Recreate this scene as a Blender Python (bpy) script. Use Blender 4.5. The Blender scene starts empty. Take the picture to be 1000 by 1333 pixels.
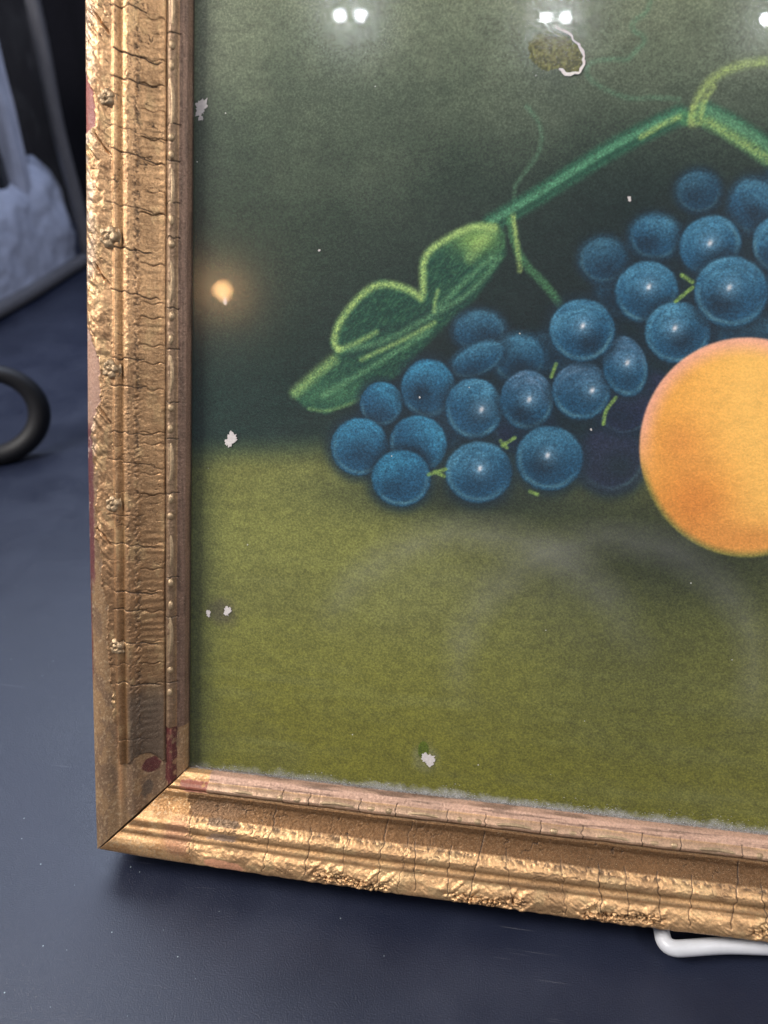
import bpy, bmesh, math, random
import numpy as np
from mathutils import Vector, Matrix

random.seed(4)
scene = bpy.context.scene
MM = 0.001
LEAN = math.radians(24)            # the frame leans back on its stand
BASE_Z = 22.0                      # front bottom edge of the frame above the table (mm)

# ------------------------------------------------------------------ camera
cam_d = bpy.data.cameras.new('camera'); cam = bpy.data.objects.new('camera', cam_d)
scene.collection.objects.link(cam); scene.camera = cam
cam_d.sensor_fit = 'VERTICAL'; cam_d.sensor_height = 36.0; cam_d.lens = 1080 / 1333 * 36
cam_d.clip_start = 0.02; cam_d.clip_end = 60
cr = Vector((0.98558449, 0.16648427, -0.03010317)); cdn = Vector((0.06337512, -0.52827799, -0.84670299)); cf = Vector((-0.15686557, 0.83258955, -0.53121356))
cam.matrix_world = Matrix(((cr.x, -cdn.x, -cf.x, 0.21896), (cr.y, -cdn.y, -cf.y, -0.25839), (cr.z, -cdn.z, -cf.z, 0.40114 + BASE_Z * MM), (0, 0, 0, 1)))
cam_d.dof.use_dof = True; cam_d.dof.focus_distance = 0.445; cam_d.dof.aperture_fstop = 6.5

# ------------------------------------------------------------------ world, lamps, exposure
world = bpy.data.worlds.new('World'); scene.world = world; world.use_nodes = True
bgn = world.node_tree.nodes['Background']; bgn.inputs[0].default_value = (0.60, 0.68, 0.92, 1); bgn.inputs[1].default_value = 0.22
def area(name, loc, target, sx, sy, watts, col):
    d = bpy.data.lights.new(name, 'AREA'); d.shape = 'RECTANGLE'; d.size = sx; d.size_y = sy; d.energy = watts; d.color = col
    o = bpy.data.objects.new(name, d); scene.collection.objects.link(o); o.location = loc
    o.rotation_euler = (Vector(target) - Vector(loc)).to_track_quat('-Z', 'Y').to_euler(); return o
area('unseen_panel', (-1.15, -0.50, 1.6), (0.2, 0.1, 0.2), 0.7, 0.5, 54, (1.0, 0.95, 0.90))  # unseen panel for the light falling from upper left
area('unseen_panel', (1.65, -0.70, 1.6), (0.2, 0.1, 0.2), 0.7, 0.5, 22, (1.0, 0.96, 0.92))  # unseen panel added as fill, softens shadow on the left side
area('window_light', (-0.45, 1.15, 1.6), (0.0, 0.1, 0.1), 1.5, 0.6, 30, (0.70, 0.80, 1.0))
def bulb(name, p, d, dist, r, watts, col):
    l = bpy.data.lights.new(name, 'POINT'); l.energy = watts; l.shadow_soft_size = r; l.color = col
    o = bpy.data.objects.new(name, l); scene.collection.objects.link(o)
    o.location = Vector((p[0] * MM, p[1] * MM, (p[2] + BASE_Z) * MM)) + Vector(d) * dist
for p, d in (((119.5, 199.2, 392.0), (-.212, -.668, .713)), ((130.1, 199.1, 391.7), (-.191, -.672, .716)), ((218.1, 197.8, 388.8), (-.002, -.689, .725)),
             ((227.3, 197.7, 388.6), (.018, -.689, .724)), ((315.6, 196.3, 385.5), (.208, -.679, .704))):
    bulb('ceiling_spotlight', p, d, 1.75, 0.0110, 1.0, (0.9, 0.96, 1.0))
bulb('warm_lamp', (61.97, 146.0, 272.6), (-.347, -.809, .474), 2.2, 0.027, 2.3, (1.0, 0.56, 0.24))
scene.view_settings.view_transform = 'Standard'; scene.view_settings.look = 'None'
scene.view_settings.exposure = 0.0; scene.view_settings.gamma = 1.0; scene.view_settings.use_curve_mapping = False
scene.render.engine = 'CYCLES'
try: scene.cycles.transparent_max_bounces = 16
except Exception: pass

# ------------------------------------------------------------------ helpers
def link(o, parent=None):
    scene.collection.objects.link(o)
    if parent: o.parent = parent
    return o
def tag(o, label=None, cat=None, group=None, kind=None):
    for k, v in (('label', label), ('category', cat), ('group', group), ('kind', kind)):
        if v: o[k] = v
    return o
def empty(name, loc=(0, 0, 0), parent=None):
    o = bpy.data.objects.new(name, None); o.location = loc; o.empty_display_size = 0.02
    return link(o, parent)
def lin(c):
    c = np.asarray(c, float) / 255.0
    return np.where(c <= 0.04045, c / 12.92, ((c + 0.055) / 1.055) ** 2.4)
def mesh_np(name, verts, quads, col=None, smooth=True, extra=()):
    """verts (n,3) in metres, quads (m,4), extra = list of n-gons"""
    me = bpy.data.meshes.new(name)
    verts = np.asarray(verts, np.float32); quads = np.asarray(quads, np.int32)
    loops = list(quads.ravel()); tot = [4] * len(quads)
    loops = np.concatenate([quads.ravel()] + [np.asarray(e, np.int32) for e in extra]) if extra else quads.ravel()
    tot = np.concatenate([np.full(len(quads), 4, np.int32), np.asarray([len(e) for e in extra], np.int32)])
    start = np.concatenate([[0], np.cumsum(tot)[:-1]]).astype(np.int32)
    me.vertices.add(len(verts)); me.vertices.foreach_set('co', verts.ravel())
    me.loops.add(len(loops)); me.loops.foreach_set('vertex_index', loops.astype(np.int32))
    me.polygons.add(len(tot)); me.polygons.foreach_set('loop_start', start); me.polygons.foreach_set('loop_total', tot.astype(np.int32))
    sm = np.full(len(tot), smooth); 
    if extra: sm[-len(extra):] = False
    me.polygons.foreach_set('use_smooth', sm)
    if col is not None:
        a = me.color_attributes.new('Col', 'FLOAT_COLOR', 'POINT'); a.data.foreach_set('color', np.asarray(col, np.float32).ravel())
    me.update(calc_edges=True); me.validate()
    return me
def grid_quads(n, m, flip=False):
    i = np.arange(n - 1)[:, None] * m + np.arange(m - 1)[None, :]
    q = np.stack([i, i + m, i + m + 1, i + 1], -1).reshape(-1, 4)
    return q[:, ::-1] if flip else q
def from_bm(name, bm, mat, parent=None, smooth=True):
    me = bpy.data.meshes.new(name); bm.to_mesh(me); bm.free()
    for p in me.polygons: p.use_smooth = smooth
    me.materials.append(mat); return link(bpy.data.objects.new(name, me), parent)
def hash2(ix, iy, seed):
    h = (ix.astype(np.int64) * 374761393 + iy.astype(np.int64) * 668265263 + seed * 974711) & 0x7fffffff
    h = ((h ^ (h >> 13)) * 1274126177) & 0x7fffffff
    return ((h ^ (h >> 16)) & 0xffff) / 65535.0
def vn(x, y, seed=0):
    x = np.asarray(x, float); y = np.asarray(y, float)
    ix = np.floor(x); iy = np.floor(y); fx = x - ix; fy = y - iy
    fx = fx * fx * (3 - 2 * fx); fy = fy * fy * (3 - 2 * fy)
    a = hash2(ix, iy, seed); b = hash2(ix + 1, iy, seed); c = hash2(ix, iy + 1, seed); d = hash2(ix + 1, iy + 1, seed)
    return (a * (1 - fx) + b * fx) * (1 - fy) + (c * (1 - fx) + d * fx) * fy
def fbm(x, y, seed=0, o=4):
    s = 0; a = 0.5; t = 0
    for k in range(o):
        s = s + a * vn(x * 2 ** k, y * 2 ** k, seed + 17 * k); t += a; a *= 0.55
    return s / t
def sst(a, b, x):
    t = np.clip((x - a) / (b - a), 0, 1); return t * t * (3 - 2 * t)
def mixc(c, col, k): return c * (1 - k[..., None]) + np.asarray(col, float) * k[..., None]
def tube(bm, pts, r, seg=14):
    pts = [Vector(p) for p in pts]; rings = []
    up = None
    for i, p in enumerate(pts):
        t = (pts[min(i + 1, len(pts) - 1)] - pts[max(i - 1, 0)]).normalized()
        if up is None:
            up = Vector((0, 0, 1)) if abs(t.z) < 0.9 else Vector((1, 0, 0))
        s = t.cross(up).normalized(); up = s.cross(t).normalized()
        rings.append([bm.verts.new(p + (s * math.cos(a) + up * math.sin(a)) * r) for a in [2 * math.pi * k / seg for k in range(seg)]])
    for a, b in zip(rings, rings[1:]):
        for k in range(seg): bm.faces.new((a[k], a[(k + 1) % seg], b[(k + 1) % seg], b[k]))
    bm.faces.new(rings[0][::-1]); bm.faces.new(rings[-1])
def smooth_path(ctrl, rad, n=8):
    """polyline with rounded corners"""
    ctrl = [Vector(c) for c in ctrl]; out = [ctrl[0]]
    for a, b, c in zip(ctrl, ctrl[1:], ctrl[2:]):
        r = min(rad, (b - a).length * .49, (c - b).length * .49)
        p = b + (a - b).normalized() * r; q = b + (c - b).normalized() * r
        for k in range(n + 1):
            t = k / n; out.append(p * (1 - t) ** 2 + b * 2 * t * (1 - t) + q * t * t)
    return out + [ctrl[-1]]

# ------------------------------------------------------------------ materials
class NT:
    def __init__(s, name):
        s.m = bpy.data.materials.new(name); s.m.use_nodes = True; s.t = s.m.node_tree; s.t.nodes.clear()
        s.out = s.t.nodes.new('ShaderNodeOutputMaterial')
    def n(s, typ, ins=None, **kw):
        nd = s.t.nodes.new('ShaderNode' + typ)
        for k, v in kw.items(): setattr(nd, k, v)
        for k, v in (ins or {}).items():
            if isinstance(v, tuple) and len(v) == 2 and hasattr(v[0], 'outputs'): s.t.links.new(v[0].outputs[v[1]], nd.inputs[k])
            else: nd.inputs[k].default_value = v
        return nd
    def math(s, op, a, b=0.0, clamp=False): return s.n('Math', {0: a, 1: b}, operation=op, use_clamp=clamp)
    def ramp(s, f, stops):
        r = s.n('ValToRGB', {0: f}); e = r.color_ramp.elements
        e[0].position, e[0].color = stops[0]; e[1].position, e[1].color = stops[-1]
        for p, c in stops[1:-1]:
            x = e.new(p); x.color = c
        return r
    def noise(s, co, scale, detail=4, rough=.55): return s.n('TexNoise', {'Vector': co, 'Scale': scale, 'Detail': detail, 'Roughness': rough})
    def done(s, sh): s.t.links.new(sh.outputs[0], s.out.inputs[0]); return s.m
g = lambda v: (v, v, v, 1)

def gold_material(name, use_attr=True, base=(0.52, 0.37, 0.22)):
    T = NT(name); co = (T.n('TexCoord'), 'Object') if use_attr else (T.n('NewGeometry'), 'Position')
    if use_attr:
        at = T.n('Attribute', attribute_name='Col'); col = (at, 'Color'); metal = (at, 'Alpha')
    else:
        n0 = T.noise(co, 160, 3)
        col = (T.ramp((n0, 0), [(.3, (*[b * .6 for b in base], 1)), (.7, (*base, 1))]), 0); metal = 0.8
    n1 = T.noise(co, 900, 5, .65); n2 = T.noise(co, 3200, 3, .6)
    r1 = T.ramp((n1, 0), [(.30, g(.62)), (.55, g(1.0)), (.78, g(1.22))])
    mx = T.n('Mix', {'Factor': 1.0, 'A': col, 'B': (r1, 0)}, data_type='RGBA', blend_type='MULTIPLY') if False else None
    mul = T.n('MixRGB', {0: 1.0, 1: col, 2: (r1, 0)}, blend_type='MULTIPLY')
    # bright flecks: fine metal sparkle painted into the colour
    r2 = T.ramp((n2, 0), [(.60, g(0)), (.72, g(.8))])
    fl = T.n('MixRGB', {0: (r2, 0), 1: (mul, 0), 2: (0.70, 0.54, 0.36, 1)})
    rr = T.ramp((n1, 0), [(.3, g(.60)), (.7, g(.34))])
    hsum = T.math('ADD', (n1, 0), (T.math('MULTIPLY', (n2, 0), .6), 0))
    bp = T.n('Bump', {'Strength': .6, 'Distance': .00032, 'Height': (hsum, 0)})
    met = T.math('MULTIPLY', metal, .74)
    p = T.n('BsdfPrincipled', {'Base Color': (fl, 0), 'Roughness': (rr, 0), 'Metallic': (met, 0), 'Normal': (bp, 0)})
    return T.done(p)

def print_material():
    T = NT('print_paper'); co = (T.n('TexCoord'), 'Object'); at = T.n('Attribute', attribute_name='Col')
    n1 = T.noise(co, 1050, 2, .6); n2 = T.noise(co, 90, 4, .6)
    r1 = T.ramp((n1, 0), [(.30, g(.52)), (.5, g(.95)), (.70, g(1.55))])
    r2 = T.ramp((n2, 0), [(.3, g(.97)), (.7, g(1.03))])
    sr = T.n('SeparateColor', {0: (at, 'Color')}); gf = T.math('SUBTRACT', .85, (T.math('MULTIPLY', (sr, 0), .7), 0), True)
    a = T.n('MixRGB', {0: (gf, 0), 1: (at, 'Color'), 2: (r1, 0)}, blend_type='MULTIPLY')
    b = T.n('MixRGB', {0: 1.0, 1: (a, 0), 2: (r2, 0)}, blend_type='MULTIPLY')
    v = T.n('TexVoronoi', {'Vector': co, 'Scale': 130.0}); sp = T.ramp((v, 'Distance'), [(.035, g(1)), (.055, g(0))])
    vb = T.n('SeparateColor', {0: (v, 'Color')}); th = T.math('GREATER_THAN', (vb, 0), .90)
    k = T.math('MULTIPLY', (sp, 0), (th, 0))
    c = T.n('MixRGB', {0: (k, 0), 1: (b, 0), 2: (.6, .6, .55, 1)})
    bp = T.n('Bump', {'Strength': .8, 'Distance': .00045, 'Height': (n1, 0)})
    return T.done(T.n('BsdfPrincipled', {'Base Color': (c, 0), 'Roughness': .6, 'Specular IOR Level': .14, 'Normal': (bp, 0)}))

def thin_glass(name, dust=.03, dirt=True, rough=.0, arcs=(), film=.15, edge=0):
    """thin pane: Fresnel mirror (clean plus a smeary film) over clear, with a little dust"""
    T = NT(name); co = (T.n('TexCoord'), 'Object')
    lw = T.n('LayerWeight', {'Blend': .5}); f5 = T.math('POWER', (lw, 'Facing'), 5.0)
    fr = T.math('ADD', (T.math('MULTIPLY', (f5, 0), .92), 0), .030, True)
    g1 = T.n('BsdfGlossy', {'Color': g(1), 'Roughness': rough + .015}); g2 = T.n('BsdfGlossy', {'Color': g(1), 'Roughness': .30})
    g3 = T.n('BsdfGlossy', {'Color': g(1), 'Roughness': .145}); ga = T.n('MixShader', {0: .78, 1: (g1, 0), 2: (g3, 0)})
    gl = T.n('MixShader', {0: film, 1: (ga, 0), 2: (g2, 0)})
    tr = T.n('BsdfTransparent', {'Color': (1, 1, 1, 1)})
    base = T.n('MixShader', {0: (fr, 0), 1: (tr, 0), 2: (gl, 0)})
    n1 = T.noise(co, 9, 5, .6); n2 = T.noise(co, 60, 4, .7)
    d = T.math('MULTIPLY', (T.ramp((n1, 0), [(.35, g(.25)), (.7, g(1))]), 0), (T.ramp((n2, 0), [(.3, g(.5)), (.8, g(1))]), 0))
    d = T.math('MULTIPLY', (d, 0), dust)
    sep = T.n('SeparateXYZ', {0: co})
    for cx, cy, r, wd, st, ymin, ymax in arcs:       # pale hazy arcs over the pane
        dx = T.math('SUBTRACT', (sep, 0), cx); dy = T.math('SUBTRACT', (sep, 1), cy)
        rr = T.math('SQRT', (T.math('ADD', (T.math('MULTIPLY', (dx, 0), (dx, 0)), 0), (T.math('MULTIPLY', (dy, 0), (dy, 0)), 0)), 0))
        rr = T.math('ADD', (rr, 0), (T.math('MULTIPLY', (T.math('SUBTRACT', (n1, 0), .5), 0), .016), 0))
        e = T.math('DIVIDE', (T.math('SUBTRACT', (rr, 0), r), 0), wd)
        e = T.math('SUBTRACT', 1.0, (T.math('ABSOLUTE', (e, 0)), 0), True)
        w1 = T.n('MapRange', {0: (sep, 1), 1: ymin, 2: ymin + .04}); w2 = T.n('MapRange', {0: (sep, 1), 1: ymax, 2: ymax - .02})
        e = T.math('MULTIPLY', (e, 0), (T.math('MULTIPLY', (w1, 0), (w2, 0)), 0))
        e = T.math('MULTIPLY', (e, 0), (T.ramp((n2, 0), [(.25, g(.45)), (.75, g(1))]), 0))
        d = T.math('ADD', (d, 0), (T.math('MULTIPLY', (e, 0), st), 0))
    if edge:                                         # grey dust settled along the lower edge of the pane
        n4 = T.noise(co, 110, 5, .7); n5 = T.noise(co, 900, 3, .6)
        top = T.math('ADD', edge, (T.math('MULTIPLY', (n4, 0), .012), 0))
        ee = T.math('DIVIDE', (T.math('SUBTRACT', (top, 0), (sep, 1)), 0), .0045, True)
        xr = T.n('MapRange', {0: (sep, 0), 1: .05, 2: .16, 3: .12, 4: .62})
        ee = T.math('MULTIPLY', (T.math('MULTIPLY', (ee, 0), (xr, 0)), 0), (T.ramp((n5, 0), [(.35, g(.35)), (.6, g(1))]), 0))
        d = T.math('ADD', (d, 0), (ee, 0), True)
    df = T.n('BsdfDiffuse', {'Color': (.50, .50, .49, 1)})
    return T.done(T.n('MixShader', {0: (d, 0), 1: (base, 0), 2: (df, 0)}))

def plain(name, col, rough=.5, metal=0.0, nscale=300, namp=.12, bump=.15, bdist=.0003, spec=.5):
    T = NT(name); co = (T.n('TexCoord'), 'Object'); n1 = T.noise(co, nscale, 5)
    r = T.ramp((n1, 0), [(.3, (*[c * (1 - namp) for c in col], 1)), (.7, (*[min(1, c * (1 + namp)) for c in col], 1))])
    bp = T.n('Bump', {'Strength': bump, 'Distance': bdist, 'Height': (n1, 0)})
    return T.done(T.n('BsdfPrincipled', {'Base Color': (r, 0), 'Roughness': rough, 'Metallic': metal, 'Specular IOR Level': spec, 'Normal': (bp, 0)}))

def table_material():
    T = NT('table_vinyl'); co = (T.n('TexCoord'), 'Object')
    n1 = T.noise(co, 1150, 3, .6); n2 = T.noise(co, 14, 5, .6); n3 = T.noise(co, 4, 3, .5)
    base = T.ramp((n2, 0), [(.3, (.008, .011, .025, 1)), (.7, (.013, .0175, .037, 1))])
    v = T.n('TexVoronoi', {'Vector': co, 'Scale': 150.0}); sp = T.ramp((v, 'Distance'), [(.035, g(1)), (.06, g(0))])
    vb = T.n('SeparateColor', {0: (v, 'Color')}); k = T.math('MULTIPLY', (sp, 0), (T.math('GREATER_THAN', (vb, 0), .86), 0))
    c = T.n('MixRGB', {0: (k, 0), 1: (base, 0), 2: (.34, .42, .44, 1)})
    # fine hairline scratches: noise stretched very long in two directions
    fac = None
    for ang, sd in ((.5, 3.1), (-1.0, 7.7), (1.4, 12.3)):
        mp = T.n('Mapping', {'Vector': co, 'Rotation': (0, 0, ang), 'Scale': (14, 900, 1), 'Location': (sd, sd, 0)})
        s_ = T.n('TexNoise', {'Vector': (mp, 0), 'Scale': 1.0, 'Detail': 1.0})
        msk = T.noise((T.n('Mapping', {'Vector': co, 'Location': (sd, 0, 0)}), 0), 22, 2)
        q = T.math('MULTIPLY', (T.ramp((s_, 0), [(.725, g(0)), (.75, g(1))]), 0), (T.ramp((msk, 0), [(.56, g(0)), (.66, g(1))]), 0))
        fac = q if fac is None else T.math('MAXIMUM', (fac, 0), (q, 0))
    fac = T.math('MULTIPLY', (fac, 0), .22)
    c = T.n('MixRGB', {0: (fac, 0), 1: (c, 0), 2: (.30, .31, .34, 1)})
    rr = T.ramp((n2, 0), [(.3, g(.27)), (.7, g(.44))])
    h = T.math('ADD', (n1, 0), (T.math('MULTIPLY', (n3, 0), 6.0), 0))
    bp = T.n('Bump', {'Strength': .7, 'Distance': .0004, 'Height': (h, 0)})
    return T.done(T.n('BsdfPrincipled', {'Base Color': (c, 0), 'Roughness': (rr, 0), 'Specular IOR Level': .62, 'Normal': (bp, 0)}))

M_gold = gold_material('gilded_composition'); M_orn = gold_material('gilded_ornament', False)
M_print = print_material(); M_table = table_material()
M_glass = thin_glass('picture_glass', .013, edge=.0432, arcs=((.205, .108, .083, .013, .062, .125, .23), (.268, .118, .074, .013, .052, .09, .23), (.205, .108, .060, .030, .016, .125, .21)))
M_flake = plain('torn_paper_white', (.64, .59, .57), .8, nscale=900, namp=.1, bump=.4)
M_backing = plain('backing_board', (.16, .12, .06), .85, nscale=500, namp=.4)
M_dust = plain('grey_lint', (.36, .36, .35), .95, nscale=1200, namp=.5, bump=.8)
M_wire = plain('white_coated_wire', (.60, .61, .64), .38, nscale=120, namp=.05, bump=.05)
M_black = plain('black_rubber', (.005, .005, .007), .6, nscale=300, namp=.2)
M_backdrop = plain('backdrop_black', (.006, .006, .009), .9, nscale=250, namp=.3, bump=.4, spec=.1)
M_sheen_blue = plain('pale_blue_sheen', (.40, .44, .58), .22, nscale=40, namp=.1, bump=.1, bdist=.002)  # pale colour carries the sheen and highlight of the bag film
M_cloth_dark = plain('black_plastic', (.010, .012, .018), .2, nscale=30, namp=.5, bump=.12, bdist=.003)
M_pipe = plain('grey_vinyl_piping', (.10, .10, .115), .4, nscale=80, namp=.1)
M_film = thin_glass('clear_vinyl_film', .07, film=.35)
# ------------------------------------------------------------------ setting
def slab(name, x0, x1, y0, y1, z0, z1, mat, bevel=0):
    bm = bmesh.new(); bmesh.ops.create_cube(bm, size=1)
    for v in bm.verts: v.co = Vector(((x0 + x1) / 2 + v.co.x * (x1 - x0), (y0 + y1) / 2 + v.co.y * (y1 - y0), (z0 + z1) / 2 + v.co.z * (z1 - z0)))
    if bevel: bmesh.ops.bevel(bm, geom=bm.edges[:], offset=bevel, segments=3, affect='EDGES')
    return from_bm(name, bm, mat, None, False)
tag(slab('table_surface', -1.7, 1.5, -0.75, 1.55, -0.03, 0.0, M_table, .004), kind='structure')
def backdrop():  # added dark sheet: hides the world, keeps low table reflections dark
    n, m = 120, 12; X = np.linspace(-2.2, 1.6, n)[:, None] * np.ones(m); Z = np.ones(n)[:, None] * np.linspace(-.4, .82, m)
    Y = 1.62 + .02 * np.sin(X * 21) + .012 * np.sin(X * 47 + 1); F = np.stack([X, Y, Z], -1).reshape(-1, 3); Bk = F + [0, .006, 0]
    q = grid_quads(n, m); me = mesh_np('backdrop', np.concatenate([F, Bk]), np.concatenate([q, q[:, ::-1] + n * m]))
    me.materials.append(M_backdrop); tag(link(bpy.data.objects.new('backdrop', me)), kind='structure')
backdrop()

# ------------------------------------------------------------------ the framed print
frame = empty('framed_print', (0, 0, BASE_Z * MM))
# local axes: x along the bottom rail, y up the leaning frame, z out of the picture
frame.rotation_euler = (math.pi / 2 - LEAN, 0, 0)
tag(frame, 'old gilded picture frame with fruit print under glass, leaning on a white wire stand', 'picture frame')
W, H, RW = 640.0, 540.0, 45.0
PU = [0, .5, 1.2, 2.5, 5, 8, 10.5, 12.3, 13.4, 14.6, 15.8, 17.4, 19, 20.8, 22.3, 23.5, 25, 27, 29.5, 32, 34.8, 35.5, 36.0, 37, 38.2, 39.6, 40.4, 40.9, 42.3, 44.2, 45]
PZ = [-4.5, -2.8, -1.7, -.8, -.2, -.3, -1.2, -2.3, -2.9, -2.45, -2.7, -3.75, -3.5, -3.5, -4.5, -6.0, -7.8, -9.6, -11.2, -12.4, -13.0, -14.2, -13.6, -12.4, -12.3, -13.6, -15.0, -15.9, -16.6, -18.4, -21.4]
_fu = np.linspace(0, 45, 901); _fz = np.interp(_fu, PU, PZ)
def _sm(z, n):
    k = np.hanning(n + 2)[1:-1]; k /= k.sum(); return np.convolve(np.pad(z, n // 2, mode='edge'), k, 'valid')[:len(z)]
ZC = _sm(_fz, 11); ZS = _sm(_fz, 61) - .9
ZS = np.where(_fu < 3, np.interp(_fu, [0, .8, 3], [ZC[0] - .2, ZC[16] - .3, ZS[60]]), ZS); ZS = np.where(_fu > 40.8, ZC - .05, ZS)

CRACK_L = [438.5, 418.1, 406.0, 382.9, 371.6, 346.4, 325.8, 304.5, 271.1, 257.3, 233.3, 218.7, 190.0, 174.6, 148.8, 139.0, 120.9, 108.7, 98.1, 66.1]
LADDER_L = [435.7, 416.6, 404.9, 393.0, 379.6, 367.9, 354.6, 343.8, 319.0, 299.8, 292.5, 278.5, 269.5, 256.1, 233.7, 227.6, 211.8, 201.1, 174.6, 160.7, 148.8, 137.3, 120.4, 108.2, 96.8]
BCRACK_L = [430.3, 387.4, 370.2, 349.7, 333.0, 298.1, 277.3, 249.8, 230.8, 202.0, 156.5, 134.1, 97.6]
BEAD_L = [423.9, 414.6, 380.9, 372.7, 341.4, 329.6, 293.8, 282.0, 247.0, 236.1, 199.1, 189.9, 153.5, 141.0, 104.7, 91.9]
LEAF_L = [441.2, 397.6, 356.8, 311.2, 265.0, 218.1, 171.8, 123.2]
FLOWER_L = [396.3, 330.8, 266.0, 196.2, 118.7]
CRACK_B = [54.2, 98.1, 120.4, 140.3, 159.9, 172.3, 178.4, 196.3, 210.0, 227.1, 254.9, 273.0, 286.3, 301.7, 317.4, 338.4, 352, 371, 390, 402]
BCRACK_B = [103, 118, 145.9, 165.8, 193.6, 213.3, 242.2, 263.2, 293.4, 312.1, 342.0, 361, 391]
LEAF_B = [79.7, 133.5, 180.8, 228.6, 278.8, 329.4, 380.]
ROUGH_B = [(125.6, 163.), (197.4, 234.9), (265.8, 303.4), (347.2, 385.), (425, 470)]
FAN_L = [430, 375, 312, 243, 178, 92]; FAN_B = [128, 160, 205, 232, 272, 300, 352, 388]
LOSS_L = ([-10, 50, 56, 74, 76, 90, 105, 120, 140, 150, 172, 178, 200, 225, 235, 250, 270, 283, 290, 378, 383, 395, 405, 412, 700],
          [14.3, 14.3, 14.3, 14, 11.8, 11.3, 10.8, 9.5, 10.5, 8, 7.5, 4.5, 6, 4, 3, 8, 7.5, 3, -2, -2, 6.5, 6.0, 3, -2, -2])

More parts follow.
